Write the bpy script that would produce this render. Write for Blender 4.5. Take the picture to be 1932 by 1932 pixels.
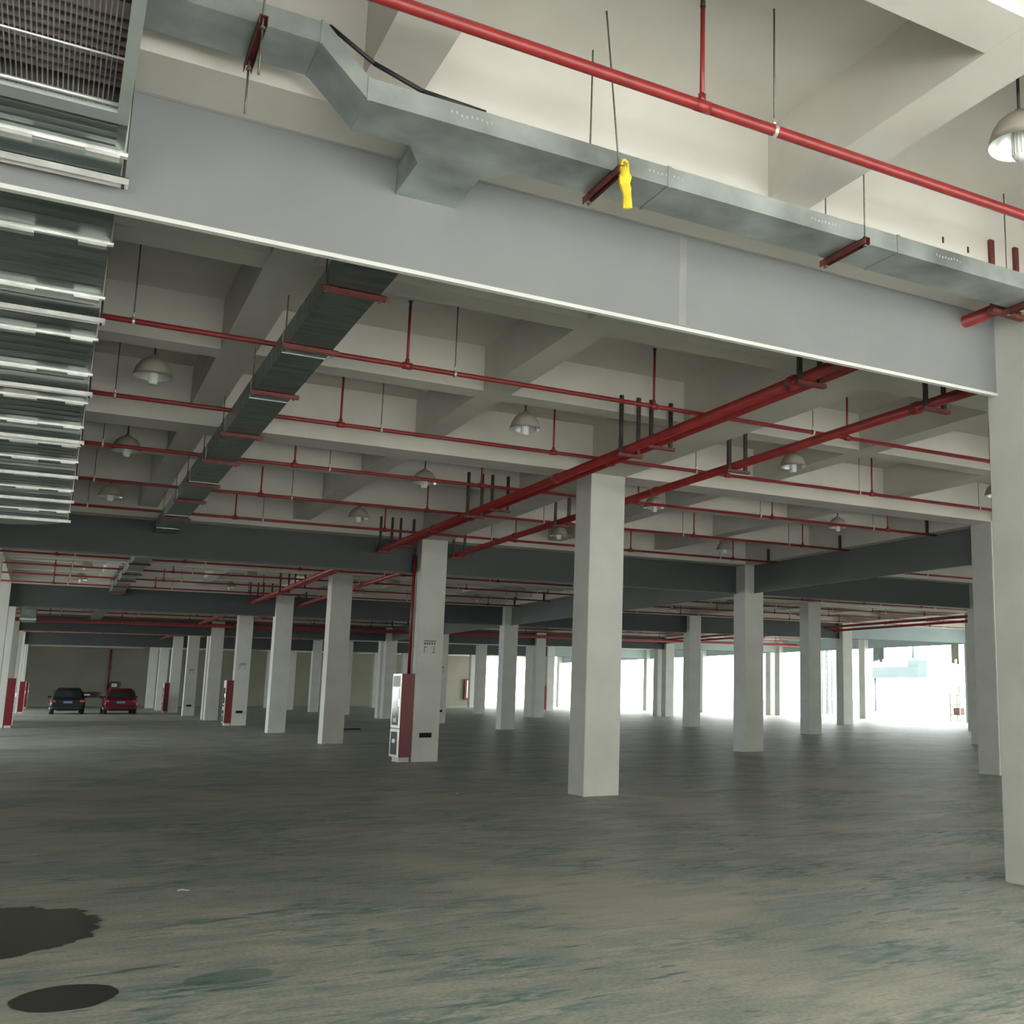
import bpy, bmesh, math, random
from mathutils import Vector, Matrix

for o in list(bpy.data.objects):
    bpy.data.objects.remove(o, do_unlink=True)
S = bpy.context.scene
COL = S.collection

# ------------------------------------------------------------------ camera
FPX, CX, CY = 2018.04, 1361.82, 966.0
YAW, PITCH, ROLL = math.radians(32.0296), math.radians(9.521), math.radians(0.3352)
F = Vector((math.sin(YAW) * math.cos(PITCH), math.cos(YAW) * math.cos(PITCH), math.sin(PITCH)))
R0 = Vector((math.cos(YAW), -math.sin(YAW), 0))
U0 = R0.cross(F)
RR = R0 * math.cos(ROLL) + U0 * math.sin(ROLL)
UU = U0 * math.cos(ROLL) - R0 * math.sin(ROLL)
cd = bpy.data.cameras.new('camera')
cam = bpy.data.objects.new('camera', cd)
COL.objects.link(cam)
M = Matrix.Identity(4)
for i in range(3):
    M[i][0] = RR[i]; M[i][1] = UU[i]; M[i][2] = -F[i]
M[0][3], M[1][3], M[2][3] = -6.9689, -14.6459, 1.5
cam.matrix_world = M
cd.sensor_width = 36.0
cd.lens = FPX / 1932 * 36.0
cd.shift_x = -(CX - 966) / 1932
cd.clip_start, cd.clip_end = 0.05, 600
S.camera = cam

# ------------------------------------------------------------------ world, daylight, exposure
W = bpy.data.worlds.new('overcast_sky')
S.world = W
W.use_nodes = True
bg = W.node_tree.nodes['Background']
bg.inputs[0].default_value = (0.95, 1.0, 0.985, 1)
bg.inputs[1].default_value = 10.0

sl = bpy.data.lights.new('sun', 'SUN'); sl.energy = 48; sl.angle = 0.02; sl.color = (1.0, 0.97, 0.91)
sun = bpy.data.objects.new('sun', sl); COL.objects.link(sun)
sun.rotation_euler = Vector((-0.10, -0.42, -1.0)).to_track_quat('-Z', 'Y').to_euler()      # high, from behind the building

def portal(loc, rot, sx, sy):
    l = bpy.data.lights.new('daylight_opening', 'AREA')
    l.shape = 'RECTANGLE'; l.size = sx; l.size_y = sy
    l.cycles.is_portal = True
    o = bpy.data.objects.new('daylight_opening', l)
    COL.objects.link(o)
    o.location = loc; o.rotation_euler = rot
H = math.pi / 2
portal((3, -18.0, 2.4), (H, 0, math.pi), 38, 4.8)          # open front behind the camera
portal((33.9, 39.5, 2.2), (H, 0, H), 66, 4.4)              # open right-hand side
portal((-17.1, 23, 2.2), (H, 0, -H), 18, 4.4)              # open bays on the left
portal((-17.1, 60, 2.2), (H, 0, -H), 28, 4.4)
portal((32, 87.2, 2), (H, 0, 0), 3.4, 4)                   # gap beside the end wall
S.view_settings.view_transform = 'Standard'
S.view_settings.look = 'None'
S.view_settings.exposure = -0.2
S.view_settings.gamma = 1.0
S.view_settings.use_curve_mapping = False
S.cycles.max_bounces = 10
S.cycles.diffuse_bounces = 7
S.cycles.glossy_bounces = 4

# ------------------------------------------------------------------ materials
def nodes(name):
    m = bpy.data.materials.new(name); m.use_nodes = True
    nt = m.node_tree
    return m, nt, nt.nodes['Principled BSDF']

def mat(name, c, rough=0.6, metal=0.0, var=0.08, scale=3.0, bump=0.0, emit=None, dirt=None, stretch=None, spec=0.5):
    m, nt, b = nodes(name)
    b.inputs['Roughness'].default_value = rough
    b.inputs['Metallic'].default_value = metal
    b.inputs['Specular IOR Level'].default_value = spec
    tc = nt.nodes.new('ShaderNodeTexCoord')
    mp = nt.nodes.new('ShaderNodeMapping')
    if stretch: mp.inputs['Scale'].default_value = stretch
    nt.links.new(tc.outputs['Object'], mp.inputs[0])
    n = nt.nodes.new('ShaderNodeTexNoise'); n.inputs['Scale'].default_value = scale
    n.inputs['Detail'].default_value = 5
    nt.links.new(mp.outputs[0], n.inputs['Vector'])
    r = nt.nodes.new('ShaderNodeValToRGB')
    r.color_ramp.elements[0].position = 0.3; r.color_ramp.elements[1].position = 0.72
    c2 = dirt if dirt else tuple(max(0, v * (1 - 2 * var)) for v in c)
    r.color_ramp.elements[0].color = (*c2, 1)
    r.color_ramp.elements[1].color = (*[min(1, v * (1 + var)) for v in c], 1)
    nt.links.new(n.outputs['Fac'], r.inputs[0])
    nt.links.new(r.outputs[0], b.inputs['Base Color'])
    if bump:
        bp = nt.nodes.new('ShaderNodeBump'); bp.inputs['Strength'].default_value = bump
        bp.inputs['Distance'].default_value = 0.02
        nt.links.new(n.outputs['Fac'], bp.inputs['Height'])
        nt.links.new(bp.outputs[0], b.inputs['Normal'])
    if emit:
        b.inputs['Emission Color'].default_value = (*emit[0], 1)
        b.inputs['Emission Strength'].default_value = emit[1]
    return m

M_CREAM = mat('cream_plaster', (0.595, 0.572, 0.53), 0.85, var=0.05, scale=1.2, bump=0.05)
M_COLUMN = mat('column_paint', (0.57, 0.585, 0.55), 0.7, var=0.05, scale=1.6, bump=0.04)
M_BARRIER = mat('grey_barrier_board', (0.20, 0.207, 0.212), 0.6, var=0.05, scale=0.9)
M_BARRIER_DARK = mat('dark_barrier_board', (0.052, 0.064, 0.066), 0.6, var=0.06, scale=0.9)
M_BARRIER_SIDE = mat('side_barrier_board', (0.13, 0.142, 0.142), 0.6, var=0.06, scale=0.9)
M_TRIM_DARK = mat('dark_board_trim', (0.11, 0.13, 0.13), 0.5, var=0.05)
M_TRIM = mat('white_metal_trim', (0.62, 0.63, 0.60), 0.4, var=0.04)
M_RED = mat('red_pipe_paint', (0.25, 0.020, 0.020), 0.4, var=0.12, scale=6)
M_OXIDE = mat('red_oxide_steel', (0.16, 0.035, 0.03), 0.6, var=0.2, scale=14)
M_DARKSTEEL = mat('dark_steel', (0.035, 0.03, 0.027), 0.55, var=0.2, scale=12)
M_ROD = mat('threaded_rod_steel', (0.16, 0.16, 0.14), 0.5, 0.5, var=0.2, scale=30)
M_GALV = mat('galvanised_sheet', (0.47, 0.52, 0.51), 0.42, 0.75, var=0.24, scale=2.2, bump=0.03)
M_GALV2 = mat('galvanised_sheet_weathered', (0.27, 0.325, 0.31), 0.38, 0.85, var=0.22, scale=3.5, stretch=(0.35, 3, 1), bump=0.05)
M_ZINC = mat('bright_zinc', (0.80, 0.79, 0.77), 0.32, 0.7, var=0.1, scale=9)
M_ALU = mat('grey_aluminium', (0.42, 0.46, 0.45), 0.45, 0.2, var=0.05)
M_BLADE = mat('dusty_blade', (0.30, 0.24, 0.23), 0.6, 0.2, var=0.15, scale=5)
M_BLACK = mat('black_rubber', (0.012, 0.012, 0.012), 0.6)
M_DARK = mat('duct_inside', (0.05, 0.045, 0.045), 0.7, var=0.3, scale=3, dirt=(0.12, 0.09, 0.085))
M_SHADE = mat('lamp_shade_enamel', (0.40, 0.37, 0.31), 0.45, var=0.06)
M_REFL = mat('lamp_reflector', (0.75, 0.76, 0.76), 0.28, 0.6, var=0.05, scale=8)
M_BULB = mat('frosted_bulb', (0.80, 0.82, 0.80), 0.25, var=0.03)
M_YELLOW = mat('yellow_cloth', (0.78, 0.58, 0.03), 0.7, var=0.12, scale=20)
M_CAB_RED = mat('red_cabinet_enamel', (0.16, 0.009, 0.016), 0.35, var=0.05, spec=0.3)
M_CAB_FRAME = mat('cabinet_aluminium', (0.62, 0.64, 0.62), 0.3, 0.5, var=0.05)
M_GLASS_D = mat('cabinet_glass', (0.10, 0.12, 0.12), 0.08, var=0.2, scale=4)
M_LABEL = mat('paper_label', (0.72, 0.73, 0.70), 0.6, var=0.05)
M_PLATE = mat('black_plate', (0.006, 0.009, 0.008), 0.6, spec=0.2)
M_SIGNINK = mat('faded_ink', (0.13, 0.14, 0.13), 0.7)
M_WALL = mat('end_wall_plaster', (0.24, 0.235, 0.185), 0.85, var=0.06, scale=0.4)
M_SKY_BLOCKER = mat('sky_blocker_grey', (0.34, 0.34, 0.33), 0.8)  # colour of the added, unseen wall that blocks the sky
M_ASPHALT = mat('grey_asphalt', (0.17, 0.17, 0.165), 0.9, var=0.05, scale=0.5)
M_GROUND = mat('outside_concrete', (0.68, 0.68, 0.66), 0.9, var=0.05, scale=0.3)
M_BARRIER_LIT = mat('barrier_board_lit_tone', (0.33, 0.42, 0.43), 0.6, var=0.05, scale=0.6)  # barrier board colour with daylight from the open side painted in
M_FASCIA_OUT = mat('pale_outside_panel', (0.10, 0.135, 0.135), 0.7, var=0.05, scale=0.6)
M_STRIP_GREEN = mat('strip_green_grey', (0.17, 0.22, 0.205), 0.7)
M_STRIP_BEIGE = mat('strip_beige', (0.30, 0.30, 0.23), 0.7)
M_CRATE = mat('pink_plastic', (0.14, 0.08, 0.08), 0.6)
M_CARBLACK = mat('dark_car_paint', (0.010, 0.014, 0.020), 0.3, 0.0, spec=0.25)
M_CARRED = mat('red_car_paint', (0.10, 0.006, 0.013), 0.3, 0.0, spec=0.25)
M_CARGLASS = mat('car_glass', (0.02, 0.025, 0.025), 0.05)
M_TYRE = mat('tyre_rubber', (0.012, 0.012, 0.012), 0.8)
M_TAIL = mat('tail_lamp_red', (0.30, 0.02, 0.02), 0.2)
M_NPLATE = mat('blue_number_plate', (0.12, 0.25, 0.42), 0.35)
M_CHROME = mat('chrome', (0.7, 0.7, 0.7), 0.15, 1.0)
M_PAPER = mat('white_scrap', (0.8, 0.8, 0.76), 0.6)
M_MESH = mat('weathered_green_steel', (0.06, 0.085, 0.07), 0.6)

def floor_material():
    m, nt, b = nodes('worn_floor_screed')
    N, L = nt.nodes, nt.links
    tc = N.new('ShaderNodeTexCoord')
    def noise(scale, detail=6, st=None, rot=0, dist=0.0):
        mp = N.new('ShaderNodeMapping')
        if st: mp.inputs['Scale'].default_value = st
        mp.inputs['Rotation'].default_value = (0, 0, rot)
        L.new(tc.outputs['Object'], mp.inputs[0])
        n = N.new('ShaderNodeTexNoise'); n.inputs['Scale'].default_value = scale
        n.inputs['Detail'].default_value = detail; n.inputs['Distortion'].default_value = dist
        L.new(mp.outputs[0], n.inputs['Vector']); return n.outputs['Fac']
    def ramp(src, p0, p1, c0=(0, 0, 0, 1), c1=(1, 1, 1, 1)):
        r = N.new('ShaderNodeValToRGB'); e = r.color_ramp.elements
        e[0].position, e[1].position = p0, p1; e[0].color, e[1].color = c0, c1
        L.new(src, r.inputs[0]); return r.outputs[0]
    def mix(f, a, c, blend='MIX'):
        x = N.new('ShaderNodeMix'); x.data_type = 'RGBA'; x.blend_type = blend
        if isinstance(f, float): x.inputs[0].default_value = f
        else: L.new(f, x.inputs[0])
        for s, v in ((6, a), (7, c)):
            if isinstance(v, tuple): x.inputs[s].default_value = v
            else: L.new(v, x.inputs[s])
        return x.outputs[2]
    base = ramp(noise(0.9, 8, dist=0.6), 0.35, 0.68, (0.36, 0.38, 0.34, 1), (0.52, 0.51, 0.45, 1))
    # long streaks left by sweeping
    streak = ramp(noise(2.6, 12, (0.6, 1.9, 1), 0.5, 1.0), 0.42, 0.60)
    c = mix(streak, base, mix(0.5, base, (0.20, 0.27, 0.245, 1)))
    teal = ramp(noise(0.75, 9, (1, 1.5, 1), 0.3, 1.0), 0.50, 0.62)
    fine = ramp(noise(9.0, 10, (0.6, 1.8, 1), 0.7, 0.6), 0.42, 0.60)
    mm = N.new('ShaderNodeMath'); mm.operation = 'MULTIPLY'
    L.new(teal, mm.inputs[0]); L.new(fine, mm.inputs[1])
    c = mix(mm.outputs[0], c, (0.10, 0.21, 0.19, 1))
    scr = ramp(noise(6.0, 6, (0.35, 2.6, 1), -0.35, 1.6), 0.62, 0.68)
    c = mix(scr, c, (0.12, 0.18, 0.165, 1))
    grain = ramp(noise(38, 4), 0.35, 0.65, (0.80, 0.80, 0.80, 1), (1.1, 1.1, 1.1, 1))
    c = mix(1.0, c, grain, 'MULTIPLY')
    sand = ramp(noise(0.35, 6, dist=0.5), 0.52, 0.66)
    c = mix(sand, c, mix(0.45, c, (0.56, 0.52, 0.43, 1)))
    # wet stains (own shapes)
    sep = N.new('ShaderNodeSeparateXYZ'); L.new(tc.outputs['Object'], sep.inputs[0])
    wn = noise(3.2, 4)
    def math_(op, a, c2):
        x = N.new('ShaderNodeMath'); x.operation = op
        for i, v in enumerate((a, c2)):
            if isinstance(v, (int, float)): x.inputs[i].default_value = v
            else: L.new(v, x.inputs[i])
        return x.outputs[0]
    def stain(x, y, rx, ry, wob):
        dx = math_('DIVIDE', math_('SUBTRACT', sep.outputs[0], x), rx)
        dy = math_('DIVIDE', math_('SUBTRACT', sep.outputs[1], y), ry)
        d = math_('ADD', math_('MULTIPLY', dx, dx), math_('MULTIPLY', dy, dy))
        d = math_('ADD', d, math_('MULTIPLY', math_('SUBTRACT', wn, 0.5), wob))
        return ramp(d, 0.90, 1.0, (1, 1, 1, 1), (0, 0, 0, 1))
    s1 = stain(-7.15, -6.32, 0.66, 0.86, 1.3)
    s2 = stain(-6.735, -8.215, 0.235, 0.27, 0.6)
    s3 = stain(-5.98, -8.20, 0.22, 0.15, 2.4)
    c = mix(mix(0.55, (0, 0, 0, 1), s3), c, (0.03, 0.115, 0.10, 1))
    stains = mix(s1, s2, (1, 1, 1, 1))
    c = mix(stains, c, (0.035, 0.04, 0.036, 1))
    L.new(c, b.inputs['Base Color'])
    rr = ramp(stains, 0, 1, (0.50, 0.50, 0.50, 1), (0.2, 0.2, 0.2, 1))
    L.new(rr, b.inputs['Roughness'])
    b.inputs['Specular IOR Level'].default_value = 0.6
    bp = N.new('ShaderNodeBump'); bp.inputs['Strength'].default_value = 0.12; bp.inputs['Distance'].default_value = 0.01
    L.new(noise(14, 6), bp.inputs['Height']); L.new(bp.outputs[0], b.inputs['Normal'])
    return m
M_FLOOR = floor_material()

# ------------------------------------------------------------------ mesh helpers
def box(bm, x0, x1, y0, y1, z0, z1, bevel=0.0):
    vs = [bm.verts.new(p) for p in ((x0, y0, z0), (x1, y0, z0), (x1, y1, z0), (x0, y1, z0),
                                    (x0, y0, z1), (x1, y0, z1), (x1, y1, z1), (x0, y1, z1))]
    fs = [bm.faces.new([vs[i] for i in q]) for q in ((0, 3, 2, 1), (4, 5, 6, 7), (0, 1, 5, 4), (1, 2, 6, 5), (2, 3, 7, 6), (3, 0, 4, 7))]
    if bevel:
        es = list({e for f in fs for e in f.edges})
        bmesh.ops.bevel(bm, geom=es, offset=bevel, segments=2, affect='EDGES', profile=0.5)

def tube(bm, p, q, r, n=10, r2=None):
    p, q = Vector(p), Vector(q); d = (q - p).normalized()
    a = d.orthogonal().normalized(); b = d.cross(a); r2 = r if r2 is None else r2
    A = [bm.verts.new(p + (a * math.cos(t) + b * math.sin(t)) * r) for t in [2 * math.pi * k / n for k in range(n)]]
    B = [bm.verts.new(q + (a * math.cos(t) + b * math.sin(t)) * r2) for t in [2 * math.pi * k / n for k in range(n)]]
    for k in range(n):
        f = bm.faces.new((A[k], A[(k + 1) % n], B[(k + 1) % n], B[k])); f.smooth = True
    bm.faces.new(A[::-1]); bm.faces.new(B)

def lathe(bm, prof, n=24, cx=0, cy=0):
    rings = []
    for r, z in prof:
        rings.append([bm.verts.new((cx + r * math.cos(2 * math.pi * k / n), cy + r * math.sin(2 * math.pi * k / n), z)) for k in range(n)])
    for A, B in zip(rings, rings[1:]):
        for k in range(n):
            f = bm.faces.new((A[k], A[(k + 1) % n], B[(k + 1) % n], B[k])); f.smooth = True

def path(bm, pts, r, n=8):
    for a, b in zip(pts, pts[1:]): tube(bm, a, b, r, n)

def prism(bm, poly, y0, y1, axis='y'):
    # poly in the plane across the axis
    def P(u, v, t): return {'y': (u, t, v), 'x': (t, u, v), 'z': (u, v, t)}[axis]
    A = [bm.verts.new(P(u, v, y0)) for u, v in poly]; B = [bm.verts.new(P(u, v, y1)) for u, v in poly]
    n = len(poly)
    for k in range(n): bm.faces.new((A[k], A[(k + 1) % n], B[(k + 1) % n], B[k]))
    bm.faces.new(A[::-1]); bm.faces.new(B)

def obj(name, bm, m, parent=None, loc=None):
    me = bpy.data.meshes.new(name)
    bmesh.ops.recalc_face_normals(bm, faces=bm.faces[:])
    bm.to_mesh(me); bm.free()
    me.materials.append(m)
    o = bpy.data.objects.new(name, me); COL.objects.link(o)
    if parent: o.parent = parent
    if loc: o.location = loc
    return o

def share(o, parent, loc, rz=0.0, name=None):
    c = o.copy(); COL.objects.link(c); c.parent = parent; c.location = loc; c.rotation_euler = (0, 0, rz)
    return c

def mesh_only(name, bm, m):
    me = bpy.data.meshes.new(name); bmesh.ops.recalc_face_normals(bm, faces=bm.faces[:])
    bm.to_mesh(me); bm.free(); me.materials.append(m); return me

def inst(name, me, parent, loc, rot=(0, 0, 0)):
    o = bpy.data.objects.new(name, me); COL.objects.link(o); o.parent = parent
    o.location = loc; o.rotation_euler = rot; return o

def tag(o, label=None, cat=None, group=None, kind=None):
    if label: o['label'] = label
    if cat: o['category'] = cat
    if group: o['group'] = group
    if kind: o['kind'] = kind
    return o

def empty(name, loc, label, cat, group=None):
    o = bpy.data.objects.new(name, None); COL.objects.link(o); o.location = loc
    o.empty_display_size = 0.1
    return tag(o, label, cat, group)

B = bmesh.new
ORD = ['nearest', 'second', 'third', 'fourth', 'fifth', 'sixth', 'seventh', 'eighth', 'ninth', 'tenth', 'eleventh', 'twelfth',
       'thirteenth', 'fourteenth', 'fifteenth', 'sixteenth', 'seventeenth', 'eighteenth', 'nineteenth', 'twentieth',
       'twenty-first', 'twenty-second', 'twenty-third', 'twenty-fourth', 'twenty-fifth', 'twenty-sixth', 'twenty-seventh', 'twenty-eighth', 'twenty-ninth', 'thirtieth']

# ------------------------------------------------------------------ grid of the building
SA, SB, CW = 8.3721, 8.5427, 0.57
XS = [i * SA for i in range(-2, 5)]
ROWS = [-2 * SB, -SB, 0, SB, 2 * SB, 3 * SB, 4 * SB, 5 * SB, 5 * SB + 1.05]
ROWS += [ROWS[-1] + SB * k for k in range(1, 5)]           # ... 52.3, 60.8, 69.4, 77.9
YEND = ROWS[-1] + SB + 0.6
Z_SOFF, Z_SEC, Z_SLAB = 4.72, 4.92, 5.45
X0, X1, Y0 = -2 * SA - 0.3, 4 * SA + 0.3, -17.9

# ------------------------------------------------------------------ shell
bm = B(); box(bm, X0, X1, Y0, YEND, -0.2, 0); tag(obj('floor', bm, M_FLOOR), kind='structure', label='worn grey green screed floor')
bm = B(); box(bm, -90, 120, -90, -17.95, -0.4, -0.05); tag(obj('ground', bm, M_GROUND), 'sunlit pale concrete yard outside', kind='structure')
bm = B(); box(bm, -90, 120, -17.95, 160, -0.4, -0.06); tag(obj('ground', bm, M_ASPHALT), 'grey asphalt outside the building', kind='structure')
bm = B(); box(bm, X0, X1, Y0, YEND, Z_SLAB, Z_SLAB + 0.25); ceil = tag(obj('ceiling', bm, M_CREAM), 'cream painted coffered concrete ceiling', kind='structure')
w = 0.28
for x in XS:
    bm = B(); box(bm, x - w, x + w, Y0, YEND, Z_SOFF, Z_SLAB); obj('main_beam', bm, M_CREAM, ceil)
rows_b = ROWS + [YEND - 0.3]
for y in rows_b:
    bm = B(); box(bm, X0, X1, y - w, y + w, Z_SOFF + 0.001, Z_SLAB); obj('main_beam', bm, M_CREAM, ceil)
s = 0.165
for x in XS[:-1]:
    for k in (1, 2):
        bm = B(); box(bm, x + SA * k / 3 - s, x + SA * k / 3 + s, Y0, YEND, Z_SEC, Z_SLAB); obj('cross_beam', bm, M_CREAM, ceil)
BAYS = []
for a, b in zip(ROWS, ROWS[1:]):
    if b - a < 2: continue
    BAYS.append((a, b))
    for k in (1, 2):
        y = a + (b - a) * k / 3 + (0.33 if (a < -10 and k == 2) else 0)
        bm = B(); box(bm, X0, X1, y - s, y + s, Z_SEC + 0.001, Z_SLAB); obj('cross_beam', bm, M_CREAM, ceil)
# walls
bm = B(); box(bm, X0 - 0.25, X0, 74, YEND, 0, Z_SLAB); tag(obj('wall_left', bm, M_CREAM), kind='structure')
bm = B(); box(bm, -70, 90, -31, -27, -0.05, 14); tag(obj('wall_sky_blocker', bm, M_SKY_BLOCKER), 'unseen wall added across the yard to block low sky', kind='structure')  # added out of view to keep low sky and far yard light out
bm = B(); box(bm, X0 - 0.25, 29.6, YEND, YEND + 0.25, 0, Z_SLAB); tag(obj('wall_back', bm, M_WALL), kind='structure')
bm = B(); box(bm, X0 - 0.25, X0, Y0, 14, 0, Z_SLAB); tag(obj('wall_left', bm, M_CREAM), kind='structure')
bm = B(); box(bm, X0 - 0.25, X0, 32, 46, 0, Z_SLAB); tag(obj('wall_left', bm, M_CREAM), kind='structure')
bm = B(); box(bm, X1, X1 + 0.25, Y0, 5, 0, Z_SLAB); tag(obj('wall_right', bm, M_CREAM), kind='structure')
bm = B(); box(bm, X0, -14, Y0 - 0.25, Y0, 0, Z_SLAB); tag(obj('wall_front', bm, M_CREAM), kind='structure')
bm = B(); box(bm, 22, X1, Y0 - 0.25, Y0, 0, Z_SLAB); tag(obj('wall_front', bm, M_CREAM), kind='structure')

# ------------------------------------------------------------------ columns
LINE = {-1: 'far left line of columns', 0: 'line beside the red main pipes', 1: 'line under the side barrier boards',
        2: 'middle line on the right half', 3: 'line one bay in from the open right side', 4: 'line along the bright open right side'}
bmc = B(); box(bmc, -CW / 2, CW / 2, -CW / 2 + 0.015, CW / 2 - 0.015, 0, Z_SOFF + 0.02, 0.012)
col_me = mesh_only('concrete_column', bmc, M_COLUMN)
colobj = {}
special = {(0, 1): 'white concrete column cut by the right edge of the photo, closest to the camera',
           (0, 2): 'large white square column standing free in the centre, two lit faces',
           (0, 3): 'white column carrying the tall red and glass fire cabinet and a black plate',
           (0, 4): 'white column with bright left edge, just left of the fire cabinet column',
           (0, 5): 'slim white column with bright left edge, second left of the fire cabinet column',
           (1, 2): 'grey shaded column partly hidden behind the closest right edge column',
           (1, 3): 'shaded column right of the central one where two dark barrier boards meet'}
for i in range(-1, 5):
    n = 0
    for j, y in enumerate(ROWS):
        if j == 0 or (i == -1 and j < 4) or (i >= 2 and j < 3) or (i, j) == (1, 1): continue
        x = i * SA
        o = bpy.data.objects.new('concrete_column', col_me); COL.objects.link(o); o.location = (x, y, 0)
        lab = special.get((i, j), '%s square white column counting back along the %s' % (ORD[n], LINE[i]))
        tag(o, lab, 'column', 'square concrete columns')
        colobj[(i, j)] = o
        n += 1
# plates and stencilled marks on columns of the main line
for (i, j) in ((0, 3), (0, 6), (0, 9), (3, 9), (1, 6)):
    c = colobj[(i, j)]
    bm = B(); box(bm, -0.13, 0.12, -CW / 2 - 0.014, -CW / 2 + 0.012, 0.50, 0.60)
    p = obj('name_plate', bm, M_PLATE, c); p['label'] = 'small black plate low on the column'
    bm = B(); rnd = random.Random(5)
    for k in range(5): box(bm, -0.13 + k * 0.052, -0.13 + k * 0.052 + 0.036, -CW / 2 + 0.0100, -CW / 2 + 0.0135, 2.44 + rnd.uniform(0, .02), 2.50)
    box(bm, -0.13, 0.13, -CW / 2 + 0.0100, -CW / 2 + 0.0135, 2.52, 2.54)
    box(bm, -0.125, -0.11, -CW / 2 + 0.0100, -CW / 2 + 0.0135, 2.28, 2.41)
    box(bm, -0.11, -0.07, -CW / 2 + 0.0100, -CW / 2 + 0.0135, 2.39, 2.41)
    box(bm, 0.08, 0.095, -CW / 2 + 0.0100, -CW / 2 + 0.0135, 2.28, 2.41)
    box(bm, 0.05, 0.12, -CW / 2 + 0.0100, -CW / 2 + 0.0135, 2.28, 2.295)
    p = obj('stencil_mark', bm, M_SIGNINK, c); p['label'] = 'faded grey stencilled mark high on the column'

# ------------------------------------------------------------------ hanging smoke barrier boards
def barrier_a(xa, xb, y, label, seam=None, m=None, mt=None):
    """board running left-right under the main beam"""
    t = empty('smoke_barrier', ((xa + xb) / 2, y, Z_SOFF), label, 'barrier board', 'grey barrier boards hung under the beams')
    L = (xb - xa) / 2
    bm = B(); box(bm, -L, L, -0.012, 0.012, 4.025 - Z_SOFF, 0.0)
    obj('board', bm, m or M_BARRIER, t)
    bm = B(); box(bm, -L, L, -0.022, 0.022, 4.00 - Z_SOFF, 4.025 - Z_SOFF); obj('bottom_trim', bm, mt or M_TRIM, t)
    bm = B(); box(bm, -L, L, -0.016, -0.012, -0.014, 0.0); obj('top_angle', bm, m or M_BARRIER, t)
    if seam is not None:
        bm = B(); box(bm, seam - (xa + xb) / 2 - 0.03, seam - (xa + xb) / 2 + 0.03, -0.0135, -0.012, 4.036 - Z_SOFF, -0.031)
        p = obj('joint_strip', bm, M_TRIM, t); p['label'] = 'pale filled joint on the board'
        p.data.materials[0] = M_JOINT
    return t
M_JOINT = mat('joint_filler', (0.24, 0.245, 0.245), 0.6, var=0.06, scale=5)

def barrier_b(ya, yb, x, label, m=None):
    t = empty('smoke_barrier', (x, (ya + yb) / 2, Z_SOFF), label, 'barrier board', 'grey barrier boards hung under the beams')
    L = (yb - ya) / 2
    bm = B(); box(bm, -0.012, 0.012, -L, L, 4.025 - Z_SOFF, 0.0); obj('board', bm, m or M_BARRIER_SIDE, t)
    bm = B(); box(bm, -0.022, 0.022, -L, L, 4.00 - Z_SOFF, 4.025 - Z_SOFF); obj('bottom_trim', bm, m or M_TRIM_DARK, t)
    return t
hc = CW / 2
BAYN = {-2: 'leftmost bay beyond the far left columns', -1: 'left bay, under the big galvanised duct', 0: 'bay right of the central line',
        1: 'bay beyond the side boards', 2: 'bay two from the open side', 3: 'bay next to the open right side'}
ROWN = {3: 'second row', 5: 'third row', 7: 'fourth row', 10: 'rearmost row'}
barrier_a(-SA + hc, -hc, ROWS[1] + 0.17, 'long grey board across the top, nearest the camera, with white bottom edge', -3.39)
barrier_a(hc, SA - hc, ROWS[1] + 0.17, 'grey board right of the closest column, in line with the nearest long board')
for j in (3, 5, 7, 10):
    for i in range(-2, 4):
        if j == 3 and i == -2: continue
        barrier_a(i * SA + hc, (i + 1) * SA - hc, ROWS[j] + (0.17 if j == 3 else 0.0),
                  '%s grey board of the %s back, %s' % ('daylight-toned pale' if (i == 3 and j > 3) else 'dark', ROWN[j], BAYN[i]), m=M_BARRIER_LIT if (i == 3 and j > 3) else M_BARRIER_DARK, mt=M_TRIM_DARK)  # boards near the open side get daylight put into their colour
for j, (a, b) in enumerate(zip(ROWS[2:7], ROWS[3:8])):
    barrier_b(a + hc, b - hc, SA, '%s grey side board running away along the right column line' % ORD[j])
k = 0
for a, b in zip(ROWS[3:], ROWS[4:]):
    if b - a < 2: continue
    barrier_b(a + hc, b - hc, 4 * SA, '%s daylight-toned pale board over the bright open right side' % ORD[k], M_BARRIER_LIT); k += 1

# ------------------------------------------------------------------ sprinkler branch pipes
ZP = 4.68
bm = B()
tube(bm, (0, 0, 0.0), (0, 0, 0.60), 0.014, 8); tube(bm, (0, 0, 0.02), (0, 0, 0.07), 0.022, 8)
riser_me = mesh_only('riser', bm, M_RED)
bm = B()
tube(bm, (0, 0, 0.60), (0, 0, 0.66), 0.017, 8, 0.012); tube(bm, (0, 0, 0.66), (0, 0, 0.68), 0.022, 8)
head_me = mesh_only('sprinkler_head', bm, M_DARKSTEEL)
bm = B(); tube(bm, (0, 0, 0.03), (0, 0, Z_SLAB - ZP), 0.006, 6)
rod_me = mesh_only('hanger_rod', bm, M_ROD)
bm = B(); lathe(bm, [(0.034, -0.012), (0.039, -0.012), (0.039, 0.012), (0.034, 0.012), (0.034, -0.012)], 14)
for v in bm.verts: v.co = Vector((v.co.z, v.co.y, v.co.x))
tube(bm, (0, 0, 0.03), (0, 0, 0.075), 0.012, 6)
clamp_me = mesh_only('pipe_clamp', bm, M_ZINC)
bm = B(); tube(bm, (-0.045, 0, 0), (0.045, 0, 0), 0.036, 12)
coup_me = mesh_only('coupling', bm, M_RED)
bm = B(); box(bm, -0.03, 0.03, -0.02, 0.02, 0, 0.30)
stub_me = mesh_only('end_hanger', bm, M_DARKSTEEL)

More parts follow.
